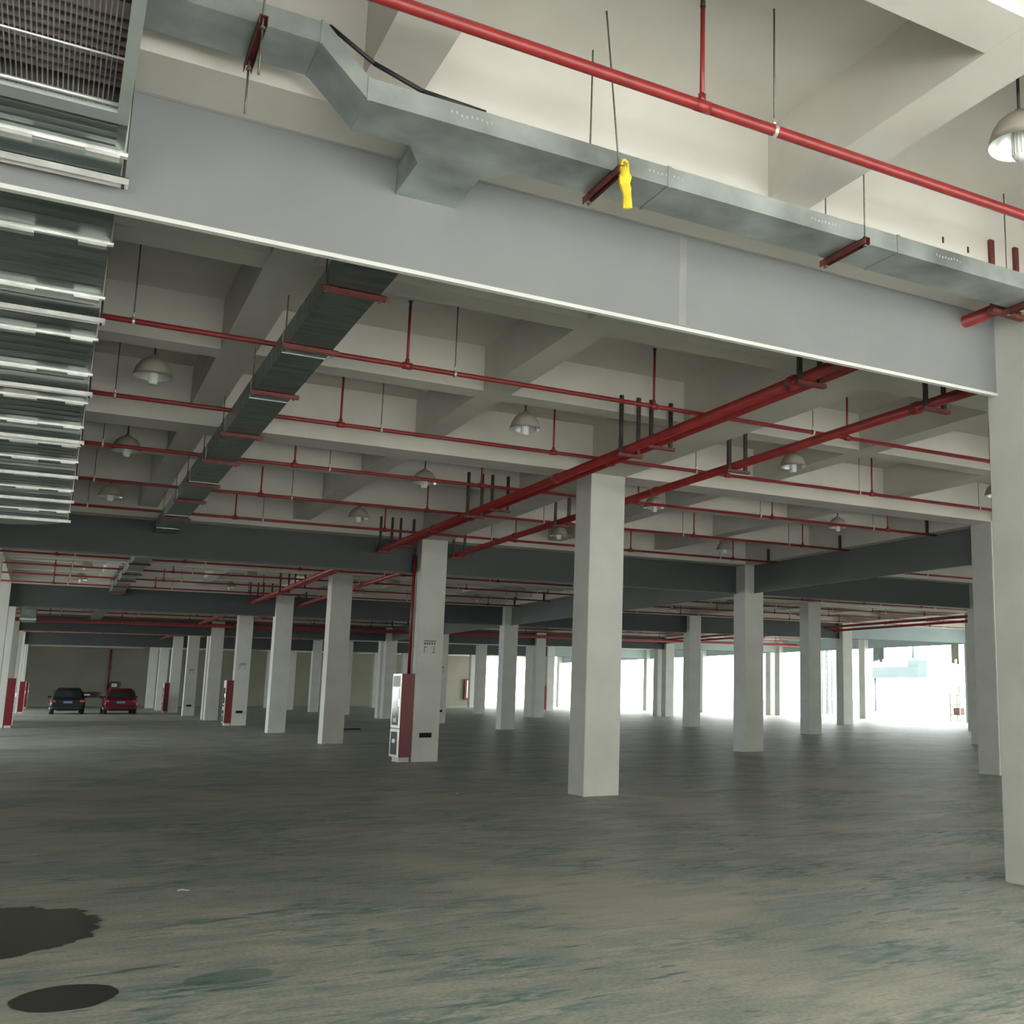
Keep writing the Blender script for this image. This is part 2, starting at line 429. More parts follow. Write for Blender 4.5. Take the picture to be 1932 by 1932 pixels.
def branch(y, xa, xb, label, r=0.025, detail=True):
    t = empty('sprinkler_pipe', (xa, y, ZP), label, 'pipe', 'red sprinkler branch pipes')
    bm = B(); tube(bm, (0, 0, 0), (xb - xa, 0, 0), r, 12); obj('pipe_run', bm, M_RED, t)
    x = -5.5 * SA / 3
    n = 0
    while x < xb:
        if x > xa + 0.2:
            rr = inst('riser', riser_me, t, (x - xa, 0, 0)); inst('sprinkler_head', head_me, rr, (0, 0, 0))
            inst('coupling', coup_me, t, (x - xa, 0, 0)); n += 1
        x += SA / 3
    if detail:
        for hx in (-12.6, -9.4, -6.59, -3.70, 0.85, 3.92, 6.60, 10.4, 13.3, 16.2, 18.9, 21.6, 24.4, 27.3, 30.2, 32.6):
            if xa + 0.1 < hx < xb - 0.1:
                hr = inst('hanger_rod', rod_me, t, (hx - xa, 0, 0)); inst('pipe_clamp', clamp_me, t, (hx - xa, 0, 0))
    if abs(xb - (SA - 0.1)) < 0.05 and y > 0:
        inst('end_hanger', stub_me, t, (xb - xa - 0.25, 0, 0.02))
    return t
k = 0; q = 0
for (a, b) in BAYS:
    for f in (1, 3, 5):
        y = a + (b - a) * f / 6
        if y < -10.5 or -9 < y < -6 or y > 62: continue
        if y < -9: lab = 'thick looking red pipe crossing the upper right, above the near duct'
        else: lab = '%s red sprinkler pipe crossing the left half, counting back from the near board' % ORD[k]; k += 1
        branch(y, -SA * 1.9, SA - 0.1, lab, 0.034 if y < -9 else 0.025, y < 43)
        if 1 < y < 43:
            branch(y, SA + 0.1, 4 * SA - 0.4, '%s red sprinkler pipe beyond the side boards on the right' % ORD[q], detail=y < 30); q += 1

# ------------------------------------------------------------------ main pipes and their trapeze brackets
def main_pipe(x, z, y0, y1, r, label, cut=None):
    t = empty('main_pipe', (x, y0, z), label, 'pipe', 'red main pipes')
    bm = B(); tube(bm, (0, 0, 0), (0, y1 - y0, 0), r, 16); obj('pipe_run', bm, M_RED, t)
    y = y0 + 1.6
    while y < min(y1, 44):
        bm = B(); tube(bm, (0, y - y0 - 0.05, 0), (0, y - y0 + 0.05, 0), r * 1.22, 16); obj('grooved_coupling', bm, M_RED, t)
        y += 2.85 * 2
    return t
main_pipe(-1.07, 4.46, -8.1, 60, 0.057, 'left one of the twin red main pipes running away over the centre')
mp = main_pipe(-0.63, 4.60, -8.93, 60, 0.052, 'right one of the twin red main pipes, its end poking through the near board')
main_pipe(0.52, 4.44, -8.1, 60, 0.055, 'single red main pipe passing right of the central column')

def bracket(xa, xb, y, zb, zt, label, pm=None):
    t = empty('pipe_bracket', (xa, y, zb), label, 'bracket', 'dark channel brackets of the main pipes')
    for x in (0, xb - xa):
        bm = B()
        box(bm, x - 0.022, x + 0.022, -0.004, 0.0, 0, zt - zb); box(bm, x - 0.022, x - 0.018, 0, 0.03, 0, zt - zb); box(bm, x + 0.018, x + 0.022, 0, 0.03, 0, zt - zb)
        obj('post', bm, M_OXIDE if y < -8 else M_DARKSTEEL, t)
    bm = B(); box(bm, -0.05, xb - xa + 0.05, -0.03, 0.03, -0.035, 0); obj('crossbar', bm, M_OXIDE, t)
    return t
nb = {'l': 0, 'r': 0, 's': 0}
for y in (-8.85, -6.79, -3.06, 2.64, 8.22, 11.7, 19.6, 25.2, 28.5):
    top = 5.13 if y not in (-6.79,) else Z_SLAB
    if y > -8: bracket(-1.19, -0.95, y, 4.39, top, '%s bracket back holding the left twin main pipe' % ORD[nb['l']]); nb['l'] += y > -8
    if y != -6.79: bracket(-0.77, -0.49, y, 4.54, top, ('bracket with brown posts above the near duct by the right edge' if y < -8 else '%s dark bracket back holding the right twin main pipe' % ORD[nb['r']])); nb['r'] += y > -8
    if y > -8: bracket(0.40, 0.65, y, 4.37, 4.98 if y > -6 else Z_SLAB, '%s bracket back holding the single main pipe' % ORD[nb['s']]); nb['s'] += y > -8
# cross mains near the third row of boards
def cross_main(y, z, xa, xb, label):
    t = empty('main_pipe', (xa, y, z), label, 'pipe', 'red main pipes')
    bm = B(); tube(bm, (0, 0, 0), (xb - xa, 0, 0), 0.05, 12); obj('pipe_run', bm, M_RED, t)
cross_main(39.4, 4.30, -15, 33, 'front one of two red cross mains far back under the beams')
cross_main(40.3, 4.42, -15, 33, 'rear one of two red cross mains far back under the beams')
for xx, zz, lab in ((24.0, 4.5, 'left'), (24.5, 4.36, 'right')):
    t = empty('main_pipe', (xx, 9.5, zz), '%s one of two red mains running toward the open right side' % lab, 'pipe', 'red main pipes')
    bm = B(); tube(bm, (0, 0, 0), (0, 36, 0), 0.055, 12); obj('pipe_run', bm, M_RED, t)

# ------------------------------------------------------------------ near duct (left to right) with its drop
duct = empty('air_duct', (-4, -9.15, 4.485), 'flat galvanised duct stepping down along the near board', 'duct')
def dpart(name, bm, m=None, label=None):
    for v in bm.verts: v.co -= Vector(duct.location)
    o = obj(name, bm, m or M_GALV, duct)
    if label: o['label'] = label
    return o
YA, YB, ZD, HD = -9.38, -9.03, 4.485, 0.125
segs = [-5.83, -4.06, -2.25, -0.45, 1.35, 3.15, 4.95]
for a, b in zip(segs, segs[1:]):
    bm = B(); box(bm, a, b, YA, YB, ZD, ZD + HD); dpart('duct_section', bm)
    bm = B(); box(bm, b - 0.012, b + 0.012, YA - 0.006, YB + 0.006, ZD - 0.006, ZD + HD + 0.006); dpart('duct_joint', bm)
bm = B()   # sloping step up and over the wide duct
prism(bm, [(-5.83, ZD), (-5.83, ZD + HD), (-6.05, ZD + HD + 0.225), (-6.08, ZD + 0.235)], YA, YB, 'y'); dpart('offset_section', bm)
bm = B(); prism(bm, [(-6.08, ZD + 0.235), (-6.05, ZD + HD + 0.225), (-8.0, ZD + HD + 0.225), (-8.0, ZD + 0.235)], YA, YB, 'y'); dpart('duct_section', bm)
for xx in (-5.83, -6.075):
    bm = B(); dz = 0 if xx > -6 else 0.235
    box(bm, xx - 0.007, xx + 0.007, YA - 0.006, YB + 0.006, ZD + dz - 0.006, ZD + dz + HD); dpart('duct_joint', bm)
bm = B()   # flared shoe of the side branch
prism(bm, [(-5.52, YB), (-5.42, YB + 0.18), (-5.42, -8.34), (-5.05, -8.34), (-5.05, YB + 0.18), (-4.90, YB)], ZD + 0.001, ZD + HD + 0.06, 'z')
dpart('branch_shoe', bm)
rnd = random.Random(2)
for cx in (-5.4, -4.2, -3.0, -1.9):
    bm = B()
    for k in range(9):
        x = cx + k * 0.028; z = ZD + 0.055 + rnd.uniform(0, .012)
        box(bm, x, x + 0.010, YA - 0.003, YA + 0.001, z, z + 0.014)
    dpart('rivet_row', bm, M_ZINC)
bm = B()
path(bm, [(-6.2, YB + 0.02, ZD + .43), (-6.02, YA + .1, ZD + 0.40), (-5.80, YA + .05, ZD + 0.24), (-5.55, YA + .03, ZD + 0.155), (-5.2, YA + .03, ZD + 0.14)], 0.013)
t = obj('power_cable', bm, M_BLACK); tag(t, 'black cable lying along the top of the stepped duct', 'cable')

# ------------------------------------------------------------------ long duct running away (middle)
d2 = empty('air_duct', (-5.235, 0, ZD), 'long narrow galvanised duct running away left of centre', 'duct')
y = -8.30; secs = []
while y < 41:
    yn = min(y + 1.8, 41)
    bm = B(); box(bm, -0.185, 0.185, y, yn - 0.004, 0, 0.2); obj('duct_section', bm, M_GALV2, d2)
    bm = B(); box(bm, -0.192, 0.192, yn - 0.012, yn + 0.006, -0.007, 0.207); obj('duct_joint', bm, M_GALV, d2)
    y = yn
bar_y = [-6.6, -5.0, -3.25, -1.11, 0.7, 2.6, 4.25, 6.36, 10.5, 12.6, 14.8, 17.6, 19.7, 21.8, 24.0]
def duct_hanger(x0, x1, y, z, along, label, m, zb=Z_SLAB, offs=(0.02, 0.02), rods=True):
    """channel bar under a duct with a rod at each end; along = 'x' or 'y' direction of the bar"""
    t = empty('duct_hanger', (x0, y, z), label, 'hanger', 'duct hangers')
    L = x1 - x0
    bm = B()
    if along == 'x':
        box(bm, 0, L, -0.02, 0.02, -0.004, 0); box(bm, 0, L, -0.02, -0.016, -0.04, 0); box(bm, 0, L, 0.016, 0.02, -0.04, 0)
        ends = [(0.02, 0), (L - 0.05, 0)]
    else:
        box(bm, -0.02, 0.02, 0, L, -0.004, 0); box(bm, -0.02, -0.016, 0, L, -0.04, 0); box(bm, 0.016, 0.02, 0, L, -0.04, 0)
        ends = [(0, 0.03), (0, L - 0.03)]
    obj('channel_bar', bm, m, t)
    for ex, ey in ends:
        bm = B(); tube(bm, (ex, ey, -0.06), (ex, ey, zb - z), 0.006, 6); tube(bm, (ex, ey, -0.05), (ex, ey, -0.038), 0.014, 6)
        obj('rod', bm, M_ROD, t)
    return t
for k, y in enumerate(bar_y):
    duct_hanger(-5.47, -5.00, y, ZD - 0.002, 'x', '%s red oxide hanger back under the long narrow duct' % ORD[k], M_OXIDE)
# hangers of the near duct
for k, (x, zz, lab) in enumerate(((-6.36, ZD + 0.233, 'red oxide hanger on the raised left end of the near duct'),
                                  (-4.42, ZD - 0.002, 'red oxide hanger of the near duct with the yellow strip tied on'),
                                  (-2.60, ZD - 0.002, 'red oxide hanger of the near duct, next right of the yellow strip'),
                                  (-0.80, ZD - 0.002, 'red oxide hanger of the near duct beside the column at right edge'))):
    t = empty('duct_hanger', (x, YA - 0.09, zz), lab, 'hanger', 'duct hangers'); L = 0.50
    bm = B(); box(bm, -0.02, 0.02, 0, L, -0.004, 0); box(bm, -0.02, -0.016, 0, L, -0.045, 0); box(bm, 0.016, 0.02, 0, L, -0.045, 0)
    obj('channel_bar', bm, M_OXIDE, t)
    top = {-4.42: (-0.10, 0.02)}.get(x, (0, 0))
    for n, ey in enumerate((0.03, L - 0.05)):
        bm = B(); off = top if n == 0 else (0, 0)
        tube(bm, (0, ey, -0.06), (off[0], ey + off[1], Z_SLAB - zz), 0.0055, 6)
        tube(bm, (0, ey, 0.0), (0, ey, 0.012), 0.014, 6); tube(bm, (0, ey, -0.056), (0, ey, -0.045), 0.014, 6)
        obj('rod', bm, M_ROD, t)
        if x == -6.36:
            bm = B(); tube(bm, (0, ey, -0.30), (0, ey, -0.05), 0.0055, 6); obj('rod', bm, M_ROD, t)

# yellow strip
bm = B(); rnd = random.Random(4)
prof = [(-0.004, 0.055, 0.012), (0.004, 0.03, 0.024), (0.006, 0.0, 0.036), (0.004, -0.04, 0.030), (0.014, -0.07, 0.026), (0.020, -0.10, 0.022), (0.022, -0.15, 0.024), (0.024, -0.185, 0.028)]
prev = None
for n, (cx, z, hw) in enumerate(prof):
    ring = [bm.verts.new((cx + dx * hw, dy * (1 if n % 2 else 1.4), z + (0.01 if dx > 0 else 0))) for dx, dy in ((-1, -0.006), (-.4, -0.014), (.4, -0.008), (1, -0.012), (1, 0.004), (.4, 0.010), (-.4, 0.004), (-1, 0.008))]
    if prev:
        for k in range(8): bm.faces.new((prev[k], prev[(k + 1) % 8], ring[(k + 1) % 8], ring[k]))
    else: bm.faces.new(ring)
    prev = ring
bm.faces.new(prev[::-1])
t = empty('yellow_strip', (-4.40, YA - 0.075, ZD - 0.07), 'yellow cloth strip knotted to a duct hanger', 'cloth strip')
o = obj('tail', bm, M_YELLOW, t)
bm = B(); bmesh.ops.create_icosphere(bm, subdivisions=2, radius=0.036)
for v in bm.verts: v.co = Vector((v.co.x * 0.8, v.co.y * 0.8, v.co.z * 1.5)) * (1 + 0.12 * math.sin(40 * v.co.z + 30 * v.co.x)); v.co.z += 0.02
o = obj('knot', bm, M_YELLOW, t)
bm = B(); path(bm, [(-0.02, 0, .04), (-0.015, 0, 0.10), (0.0, 0, 0.115), (0.02, 0, 0.10), (0.025, 0, .04)], 0.009, 6); obj('loop', bm, M_YELLOW, t)

# ------------------------------------------------------------------ big galvanised duct at left
XR, XL, ZB, ZT = -6.87, -8.02, 4.17, 4.66
bd = empty('exhaust_duct', ((XR + XL) / 2, 0, ZB), 'wide galvanised duct down the left edge with a barred intake', 'duct')
def bp_(name, bm, m, parent=None, label=None):
    for v in bm.verts: v.co -= Vector(bd.location)
    o = obj(name, bm, m, parent or bd)
    if label: o['label'] = label
    return o
seams = [-9.13, -8.74, -7.44, -6.36, -5.30, -4.19, -3.08, -1.95, -0.92, 0.10, 1.23, 2.33, 3.35, 4.45, 5.45]
for a, b in zip(seams, seams[1:]):
    bm = B(); box(bm, XL, XR, a + 0.006, b - 0.006, ZB, ZT); bp_('duct_section', bm, M_GALV2)
for n, yy in enumerate(seams[1:]):
    bm = B()
    for (za, zb) in ((ZB - 0.016, ZB),):
        box(bm, XL - 0.02, XR + 0.02, yy - 0.014, yy - 0.008, za, zb); box(bm, XL - 0.02, XR + 0.02, yy + 0.008, yy + 0.014, za, zb)
        box(bm, XL - 0.02, XR + 0.02, yy - 0.03, yy - 0.014, ZB - 0.006, ZB); box(bm, XL - 0.02, XR + 0.02, yy + 0.014, yy + 0.03, ZB - 0.006, ZB)
    box(bm, XR, XR + 0.012, yy - 0.014, yy + 0.014, ZB, ZT); box(bm, XL - 0.03, XL, yy - 0.014, yy + 0.014, ZB, ZT)
    fl = bp_('flange', bm, M_ZINC)
    for xc, l in ((XR - 0.09, 0.15), (XR - 0.52, 0.26), (XR - 1.05, 0.12)):      # clips gripping the flange
        bm = B(); box(bm, xc - l / 2, xc + l / 2, yy - 0.030, yy + 0.030, ZB - 0.036, ZB - 0.016)
        bp_('flange_clip', bm, M_ZINC, fl)
# cross-broken ribs in every sheet
bm = B()
for a, b in zip(seams, seams[1:]):
    L = b - a
    for f in (0.2, 0.4, 0.6, 0.8):
        yy = a + L * f; prism(bm, [(yy - 0.02, ZB + 0.001), (yy, ZB - 0.005), (yy + 0.02, ZB + 0.001)], XL + 0.04, XR - 0.04, 'x')
bp_('stiffening_rib', bm, M_GALV2)
# elbow turning left at the far end
bm = B()
def arc(r, n=10): return [(-8.02 + r * math.cos(t), 5.45 + r * 0.95 * math.sin(t)) for t in [math.pi / 2 * k / n for k in range(n + 1)]]
outer = arc(1.15); inner = arc(0.02, 3)
prism(bm, [(XR, 5.45)] + outer[1:] + [(-9.6, 5.45 + 1.0925), (-9.6, 5.46), (-8.02, 5.46)], ZB, ZT, 'z')
bp_('elbow', bm, M_GALV2)
# intake section with grille
bm = B(); ya, yb = -11.6, -9.13
box(bm, XL, XL + 0.01, ya, yb, ZB, ZT); box(bm, XR - 0.01, XR, ya, yb, ZB, ZT); box(bm, XL, XR, ya, yb, ZT - 0.01, ZT); box(bm, XL, XR, ya - 0.01, ya, ZB, ZT); box(bm, XL, XR, yb, yb + 0.01, ZB, ZT)
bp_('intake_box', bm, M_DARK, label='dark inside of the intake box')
bm = B()
for a0, a1, b0, b1 in ((XL, XL + 0.05, ya + 0.06, yb - 0.11), (XR - 0.05, XR, ya + 0.06, yb - 0.11), (XL, XR, yb - 0.11, yb), (XL, XR, ya, ya + 0.06)):
    box(bm, a0, a1, b0, b1, ZB - 0.03, ZB + 0.002)
g = bp_('grille_frame', bm, M_ALU)
for k in range(9):
    yy = -9.30 - k * 0.075
    bm = B(); prism(bm, [(yy, ZB + 0.07), (yy + 0.006, ZB + 0.07), (yy + 0.036, ZB + 0.16), (yy + 0.03, ZB + 0.16)], XL + .03, XR - .03, 'x')
    bp_('louvre_blade', bm, M_BLADE, g)
bm = B(); x = XL + 0.08
while x < XR - 0.06:
    tube(bm, (x, ya + 0.05, ZB - 0.006), (x, yb - 0.05, ZB - 0.006), 0.0032, 6); x += 0.0195
bp_('grille_bars', bm, M_GALV, g)
for yy, rr in ((-9.29, 0.011), (-9.72, 0.006), (-10.3, 0.006), (-10.9, 0.006)):
    bm = B(); tube(bm, (XL + .04, yy, ZB - 0.013), (XR - .04, yy, ZB - 0.013), rr, 8); bp_('cross_rod', bm, M_ZINC, g)
# hangers of the wide duct
for k, yy in enumerate((-8.52, -5.98, -3.67, -1.38, 0.93, 3.05, 5.2)):
    t = empty('duct_hanger', (XR, yy, ZB), '%s bright zinc hanger back under the wide left duct' % ORD[k], 'hanger', 'duct hangers')
    bm = B(); W_ = XR - XL + 0.10
    box(bm, -W_, 0.04, -0.028, 0.028, -0.040, -0.036); box(bm, -W_, 0.04, -0.028, -0.024, -0.075, -0.036); box(bm, -W_, 0.04, 0.024, 0.028, -0.075, -0.036)
    obj('channel_bar', bm, M_ZINC, t)
    for ex in (0.015, -W_ + 0.02):
        bm = B(); tube(bm, (ex, 0, -0.09), (ex, 0, Z_SLAB - ZB), 0.007, 6); obj('rod', bm, M_DARKSTEEL, t)
bmx = B()
# same duct going on beyond the fourth board row
b3 = empty('exhaust_duct', (-7.45, 35.5, ZB), 'small far end of another wide duct high at left, beyond the boards', 'duct')
bm = B(); box(bm, -0.5, 0.0, 0, 3.2, 0, 0.48); obj('duct_section', bm, M_GALV2, b3)
bm = B(); box(bm, -0.53, 0.03, -0.03, 0.0, -0.05, 0.0); obj('flange', bm, M_ZINC, b3)
bmx.free()

# ------------------------------------------------------------------ pendant lamps
bm = B(); tube(bm, (0, 0, 0.20), (0, 0, Z_SLAB - 4.78), 0.010, 8); tube(bm, (0, 0, Z_SLAB - 4.80), (0, 0, Z_SLAB - 4.78), 0.035, 12)
stem_me = mesh_only('stem', bm, M_DARKSTEEL)
bm = B()
prof = [(0.0, 0.215), (0.028, 0.215), (0.04, 0.19), (0.085, 0.172), (0.13, 0.135), (0.165, 0.08), (0.185, 0.02), (0.192, -0.02), (0.196, -0.02)]
lathe(bm, prof, 28)
shade_me = mesh_only('lamp_shade', bm, M_SHADE)
bm = B()
lathe(bm, [(0.193, -0.021), (0.180, 0.015), (0.158, 0.07), (0.122, 0.125), (0.08, 0.158), (0.0, 0.165)], 28)
refl_me = mesh_only('reflector', bm, M_REFL)
bm = B()
lathe(bm, [(0.0, 0.15), (0.045, 0.15), (0.047, -0.085), (0.038, -0.10), (0.0, -0.10)], 14)
for k in range(14):
    t0 = 2 * math.pi * k / 14; tube(bm, (0.048 * math.cos(t0), 0.048 * math.sin(t0), 0.12), (0.048 * math.cos(t0), 0.048 * math.sin(t0), -0.08), 0.004, 4)
bulb_me = mesh_only('bulb', bm, M_BULB)
def lamp(x, y, z, label):
    t = empty('pendant_lamp', (x, y, z), label, 'lamp', 'bell shaped pendant lamps, unlit')
    inst('stem', stem_me, t, (0, 0, 0)); inst('lamp_shade', shade_me, t, (0, 0, 0)); inst('reflector', refl_me, t, (0, 0, 0)); inst('bulb', bulb_me, t, (0, 0, 0))
lamp(-2.26, -10.50, 4.78, 'large pendant lamp cut by the right edge near the top')
k = 0
LX = {-1: 'left part of the ceiling', 0: 'centre of the ceiling', 1: 'right of the central column', 2: 'right part, before the side board',
      3: 'beyond the side board', 4: 'far right part of the ceiling', 5: 'far right, near the open side'}
LXX = {-6.28: 'left third of the ceiling', -2.09: 'ceiling left of the central column', 2.09: 'ceiling above the single main pipe', 6.28: 'ceiling just before the side boards',
       10.47: 'ceiling just beyond the side boards', 14.65: 'second ceiling strip beyond the side boards'}
for (x, lx) in LXX.items():
    n = 0
    for (a, b) in BAYS[1 if x < 9 else 3:6 if x < 9 else 5]:
        for f in (0.25, 0.75):
            yy = a + (b - a) * f
            if yy < -4.5: continue
            lamp(x, yy, 4.78, '%s unlit bell lamp back in the %s' % (ORD[n], lx)); n += 1
# the bay before the central column row
# ------------------------------------------------------------------ fire cabinets
def cabinet(x, y, side, label, riser=False):
    """side -1: on the left face of a column, +1: on its right face"""
    t = empty('fire_cabinet', (x, y, 0.10), label, 'fire cabinet', 'red fire cabinets on columns')
    D, Wd, Hh = 0.27, 0.62, 1.73
    xo = 0 if side > 0 else -D
    bm = B(); box(bm, xo, xo + D, 0, Wd, 0, Hh, 0.006); obj('body', bm, M_CAB_RED, t)
    fx = xo + D if side > 0 else xo
    def slab(y0, y1, z0, z1, th, m, nm, par, lab=None):
        bm = B(); box(bm, fx if side > 0 else fx - th, fx + th if side > 0 else fx, y0, y1, z0, z1); o = obj(nm, bm, m, par)
        if lab: o['label'] = lab
        return o
    d = slab(0.0, Wd, 0.60, Hh, 0.022, M_CAB_FRAME, 'door', t, 'upper silver framed door')
    slab(0.07, Wd - 0.07, 0.66, Hh - 0.30, 0.026, M_GLASS_D, 'glass_pane', d)
    slab(0.05, Wd - 0.05, Hh - 0.27, Hh - 0.04, 0.028, M_LABEL, 'label_panel', d)
    slab(0.18, 0.44, 0.72, 0.80, 0.030, M_LABEL, 'sticker', d)
    slab(0.02, 0.05, 1.05, 1.20, 0.045, M_CHROME, 'handle', d)
    d = slab(0.0, Wd, 0.0, 0.58, 0.022, M_CAB_FRAME, 'door', t, 'lower silver framed door')
    slab(0.08, Wd - 0.08, 0.05, 0.52, 0.026, M_GLASS_D, 'glass_pane', d)
    slab(0.2, 0.42, 0.29, 0.37, 0.030, M_CAB_FRAME, 'sticker', d)
    bm = B(); box(bm, xo + 0.03, xo + D - 0.03, 0.05, Wd - 0.05, -0.10, 0); obj('plinth', bm, M_COLUMN, t)
    if riser:
        bm = B(); xx = xo + (D - 0.05 if side < 0 else 0.05); tube(bm, (xx, 0.30, Hh), (xx, 0.30, 4.3), 0.035, 10); obj('riser_pipe', bm, M_RED, t)
cabinet(-hc + 0.0, ROWS[3] - hc + 0.02, -1, 'tall red fire cabinet with glazed doors, nearest, left of a white column', True)
cabinet(-hc, ROWS[6] - hc + 0.02, -1, 'red fire cabinet further back in the same column line as the nearest one')
cabinet(-hc, ROWS[10] - hc, -1, 'tiny red fire cabinet far back behind the cars row')
cabinet(-SA + hc, ROWS[6] - hc, 1, 'dark red fire cabinet at the very left edge of the photo')
cabinet(-SA + hc, ROWS[10] - hc, 1, 'bright red fire cabinet left of the black car, nearer of two')
cabinet(-SA + hc, ROWS[12] - hc, 1, 'bright red fire cabinet left of the black car, farther of two')
cabinet(3 * SA - hc, ROWS[10] - hc, -1, 'pinkish fire cabinet left of a far column right of centre')

# ------------------------------------------------------------------ cars
def car(x, y, paint, label, body, h=1.47):
    t = empty('car', (x, y, 0), label, 'car')
    hw = 0.86
    # lofted body: stations from the rear (y=0) to the front
    st = [(0.00, 0.40, 0.80, 0.74), (0.08, 0.30, 0.86, 0.82), (0.40, 0.24, 0.93, 0.86), (1.2, 0.22, 0.96, 0.87), (2.6, 0.22, 0.94, 0.87), (3.5, 0.24, 0.84, 0.85), (4.05, 0.30, 0.70, 0.78), (4.25, 0.40, 0.60, 0.64)]
    bm = B(); prev = None
    for (yy, z0, z1, w_) in st:
        pts = [(-w_ * .9, z0), (-w_, z0 + .14), (-w_, (z0 + z1) / 2 + 0.02), (-w_ * .95, z1 - .05), (-w_ * .84, z1), (w_ * .84, z1), (w_ * .95, z1 - .05), (w_, (z0 + z1) / 2 + 0.02), (w_, z0 + .14), (w_ * .9, z0)]
        ring = [bm.verts.new((u, yy, v)) for u, v in pts]
        if prev:
            for k in range(len(ring)): f = bm.faces.new((prev[k], prev[(k + 1) % 10], ring[(k + 1) % 10], ring[k])); f.smooth = True
        else: bm.faces.new(ring)
        prev = ring
    bm.faces.new(prev[::-1])
    obj('body', bm, paint, t)
    g = [(0.22, 0.90, 0.76), (0.42, h - 0.18, 0.66), (0.62, h - 0.02, 0.58), (1.3, h, 0.60), (2.1, h - 0.04, 0.59), (2.55, h - 0.22, 0.64), (3.1, 0.93, 0.74)]
    bm = B(); prev = None
    for (yy, z1, w_) in g:
        ring = [bm.verts.new((u, yy, v)) for u, v in ((-0.79, 0.88), (-w_, max(0.9, z1 - .05)), (-w_ * .85, z1), (w_ * .85, z1), (w_, max(0.9, z1 - .05)), (0.79, 0.88))]
        if prev:
            for k in range(6): f = bm.faces.new((prev[k], prev[(k + 1) % 6], ring[(k + 1) % 6], ring[k])); f.smooth = True
        else: bm.faces.new(ring)
        prev = ring
    bm.faces.new(prev[::-1])
    obj('cabin', bm, paint, t)
    bm = B()
    vs = [bm.verts.new(p) for p in ((-0.66, 0.215, 0.95), (0.66, 0.215, 0.95), (0.56, 0.395, h - 0.20), (-0.56, 0.395, h - 0.20), (-0.66, 0.25, 0.95), (0.66, 0.25, 0.95), (0.56, 0.44, h - 0.20), (-0.56, 0.44, h - 0.20))]
    for q_ in ((0, 1, 2, 3), (7, 6, 5, 4), (0, 4, 5, 1), (1, 5, 6, 2), (2, 6, 7, 3), (3, 7, 4, 0)): bm.faces.new([vs[i] for i in q_])
    obj('rear_window', bm, M_CARGLASS, t)
    for sx in (-1, 1):
        bm = B(); prism(bm, [(0.5, 0.93), (0.75, h - 0.12), (2.2, h - 0.14), (2.9, 0.93)], sx * 0.66 - 0.01, sx * 0.66 + 0.01, 'x')
        for v in bm.verts: v.co.x += sx * (0.115 * (h - v.co.z) / (h - 0.9))
        obj('side_window', bm, M_CARGLASS, t)
        bm = B(); box(bm, sx * 0.70 - 0.13, sx * 0.70 + 0.11, -0.015, 0.1, 0.66, 0.82, 0.02); obj('tail_lamp', bm, M_TAIL, t)
        bm = B(); box(bm, sx * 0.90 - 0.10, sx * 0.90 + 0.10, 2.55, 2.65, 0.90, 1.02, 0.02); obj('mirror', bm, paint, t)
        for wy in (0.75, 3.35):
            bm = B(); tube(bm, (sx * 0.64, wy, 0.31), (sx * 0.85, wy, 0.31), 0.31, 22); wl = obj('wheel', bm, M_TYRE, t)
            bm = B(); tube(bm, (sx * 0.80, wy, 0.31), (sx * 0.856, wy, 0.31), 0.19, 16); obj('hub', bm, M_CHROME, wl)
    bm = B(); box(bm, -0.22, 0.22, -0.02, 0.02, 0.62, 0.74); obj('number_plate', bm, M_NPLATE, t)
    bm = B(); box(bm, -0.76, 0.76, -0.03, 0.12, 0.28, 0.46, 0.03); obj('bumper', bm, M_BLACK if body else paint, t)
    bm = B(); box(bm, -0.5, 0.5, 0.2, 3.9, 0.20, 0.27); obj('underbody', bm, M_TYRE, t)
    return t
car(-5.66, 57.2, M_CARBLACK, 'black hatchback parked facing away in the far left bay', True, 1.50)
car(-3.06, 56.6, M_CARRED, 'dark red car parked facing away, right of the black car', False, 1.48)

# ------------------------------------------------------------------ things on the end wall and far bits
YW = YEND
def wallbox(name, x, z, wx, hz, d, m, label, cat):
    bm = B(); box(bm, -wx / 2, wx / 2, -d, 0, -hz / 2, hz / 2, 0.01)
    o = obj(name, bm, m); o.location = (x, YW - 0.01, z); tag(o, label, cat); return o
def wallpipe(x, z0, z1, r, label):
    t = empty('wall_pipe', (x, YW - r - 0.02, z0), label, 'pipe')
    bm = B(); tube(bm, (0, 0, 0), (0, 0, z1 - z0), r, 10); obj('pipe_run', bm, M_RED, t)
    for z in (0.8, 2.2, 3.4):
        if z < z1 - z0: bm = B(); box(bm, -r - 0.03, r + 0.03, -0.02, r + 0.02, z, z + 0.05); obj('clamp', bm, M_DARKSTEEL, t)
wallpipe(-0.95 - 1.5, 0.9, 4.6, 0.06, 'thin red pipe down the end wall between the two cars')
wallpipe(29.0, 0.4, 3.9, 0.12, 'dark red pipe on the end wall right of the fire cabinet column')
o = wallbox('control_box', -2.0, 1.55, 0.62, 0.9, 0.25, M_DARKSTEEL, 'dark framed box on the end wall behind the red car', 'box')
bm = B(); box(bm, -0.2, 0.2, -0.27, -0.25, 0.02, 0.30); box(bm, -0.2, 0.2, -0.27, -0.25, -0.34, -0.08); obj('panel', bm, M_LABEL, o)
o = wallbox('wall_hydrant_box', 28.0, 1.55, 1.1, 1.9, 0.25, M_CAB_RED, 'red framed hose box with white panel on the far end wall', 'fire cabinet')
bm = B(); box(bm, -0.35, 0.1, -0.28, -0.25, -0.8, 0.85); obj('panel', bm, M_LABEL, o)
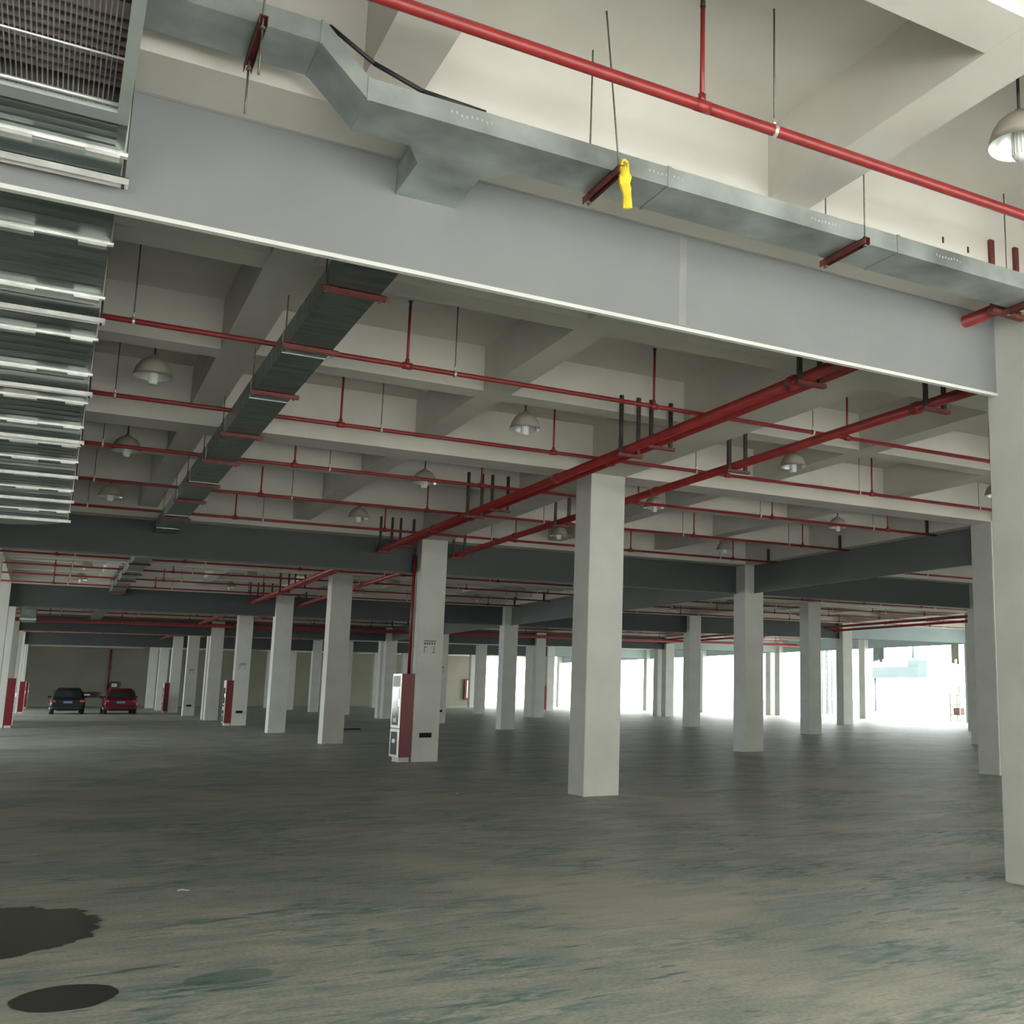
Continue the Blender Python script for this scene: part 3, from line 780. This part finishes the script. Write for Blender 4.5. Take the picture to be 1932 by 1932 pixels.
o = wallbox('bench', -3.75, 0.95, 1.1, 0.45, 0.35, M_DARKSTEEL, 'low dark unit against the end wall between the cars', 'unit')
bm = B(); box(bm, -0.3, 0.1, -0.37, -0.35, -0.08, 0.05); obj('panel', bm, M_LABEL, o)

# outside, beyond the open right side
t = empty('canopy', (50, 50.5, 2.65), 'pale blue canopy outside the open right side', 'canopy')
bm = B(); box(bm, 0, 1.0, -2.6, 3.2, 0, 0.85); obj('fascia', bm, M_FASCIA_OUT, t)
bm = B(); box(bm, 0.1, 1.0, -2.6, -1.4, 0.85, 1.35); obj('upstand', bm, M_FASCIA_OUT, t)
bm = B(); tube(bm, (0.5, 3.0, -2.65), (0.5, 3.0, 0), 0.07, 8); obj('post', bm, M_FASCIA_OUT, t)
bm = B(); tube(bm, (0.5, -1.6, 1.5), (0.5, -1.6, 3.2), 0.10, 8); obj('stack', bm, M_FASCIA_OUT, t)
t = empty('lattice_tower', (40.5, 47.0, 0), 'weathered lattice frame just outside the open right side', 'frame')
for px, py in ((0, 0), (0.5, 0), (0, 0.5), (0.5, 0.5)):
    bm = B(); box(bm, px - .03, px + .03, py - .03, py + .03, -0.05, 5); obj('leg', bm, M_MESH, t)
bm = B()
for z in [0.4 * k for k in range(1, 12)]:
    box(bm, 0, .5, -.02, .02, z, z + .04); box(bm, -.02, .02, 0, .5, z + .2, z + .24); box(bm, 0, .5, .48, .52, z, z + .04)
obj('rungs', bm, M_MESH, t)

def curtain(y, w_, z0, m, label, cat, seed):
    t = empty('strip_curtain', (4 * SA, y, 4.0), label, cat)
    rnd = random.Random(seed); n = 7
    for k in range(n):
        L = (4.0 - z0) * rnd.uniform(0.72, 1.0); yy = (k - n / 2) * w_ / n
        bm = B(); box(bm, -0.01, 0.01, yy, yy + w_ / n * 0.85, -L, 0); obj('strip', bm, m, t)
curtain(33.0, 0.95, 3.15, M_STRIP_GREEN, 'ragged green grey strips hanging at the open right side, left of the canopy', 'strip curtain', 1)
curtain(26.85, 0.55, 2.95, M_STRIP_BEIGE, 'pale beige strips hanging over the open right side by the right edge column', 'strip curtain', 2)
t = empty('rack', (34.6, 28.1, -0.05), 'pale rack just outside the opening beside the right edge columns', 'rack')
for yy in (-0.35, 0.35):
    for xx in (0, 0.5):
        bm = B(); box(bm, xx - .025, xx + .025, yy - .025, yy + .025, 0, 1.9); obj('leg', bm, M_STRIP_BEIGE, t)
for zz in (0.35, 0.9, 1.4):
    bm = B(); box(bm, 0, 0.5, -0.35, 0.35, zz, zz + 0.04); obj('shelf', bm, M_STRIP_BEIGE, t)
bm = B(); box(bm, 0.08, 0.42, -0.28, 0.22, 0.39, 0.75, 0.01); o = obj('crate', bm, M_CRATE)
o.location = (34.6, 28.1, -0.05); tag(o, 'pinkish crate on the lower shelf of the outside rack', 'crate')

# ------------------------------------------------------------------ litter on the floor
def scrap(x, y, L, wdt, rz, m, label):
    bm = B(); n = 7; vs = []
    for k in range(n):
        u = k / (n - 1); ww = wdt * math.sin(math.pi * min(.95, max(.08, u))) ; z = 0.004 + 0.006 * math.sin(u * 5)
        vs.append([bm.verts.new((L * (u - .5), s_ * ww / 2, z + dz)) for s_, dz in ((-1, 0), (1, 0.002), (1, 0.005), (-1, 0.003))])
    for a_, b_ in zip(vs, vs[1:]):
        for k in range(4): bm.faces.new((a_[k], a_[(k + 1) % 4], b_[(k + 1) % 4], b_[k]))
    bm.faces.new(vs[0]); bm.faces.new(vs[-1][::-1])
    o = obj('litter', bm, m); o.location = (x, y, 0); o.rotation_euler.z = rz; tag(o, label, 'litter')
scrap(-5.93, -5.40, 0.085, 0.02, 0.2, M_PAPER, 'white sliver of litter on the floor at lower left')
scrap(-1.70, 1.0, 0.06, 0.03, 0.9, M_PAPER, 'tiny white scrap on the floor right of the central column')
bm = B(); box(bm, -0.85, 0.65, -0.06, 0.06, 0, 0.05, 0.015)
o = obj('rubber_strip', bm, M_BLACK); o.location = (2.7, 27.5, 0); tag(o, 'black strip lying on the floor between two left columns', 'strip')
# fixing holes on the beam face by the near duct
for x, z in ((-1.29, 5.02), (-1.02, 5.00)):
    bm = B(); box(bm, x - 0.006, x + 0.010, ROWS[1] - w - 0.006, ROWS[1] - w + 0.004, z - 0.03, z + 0.02)
    obj('anchor_bolt', bm, M_DARKSTEEL, ceil)
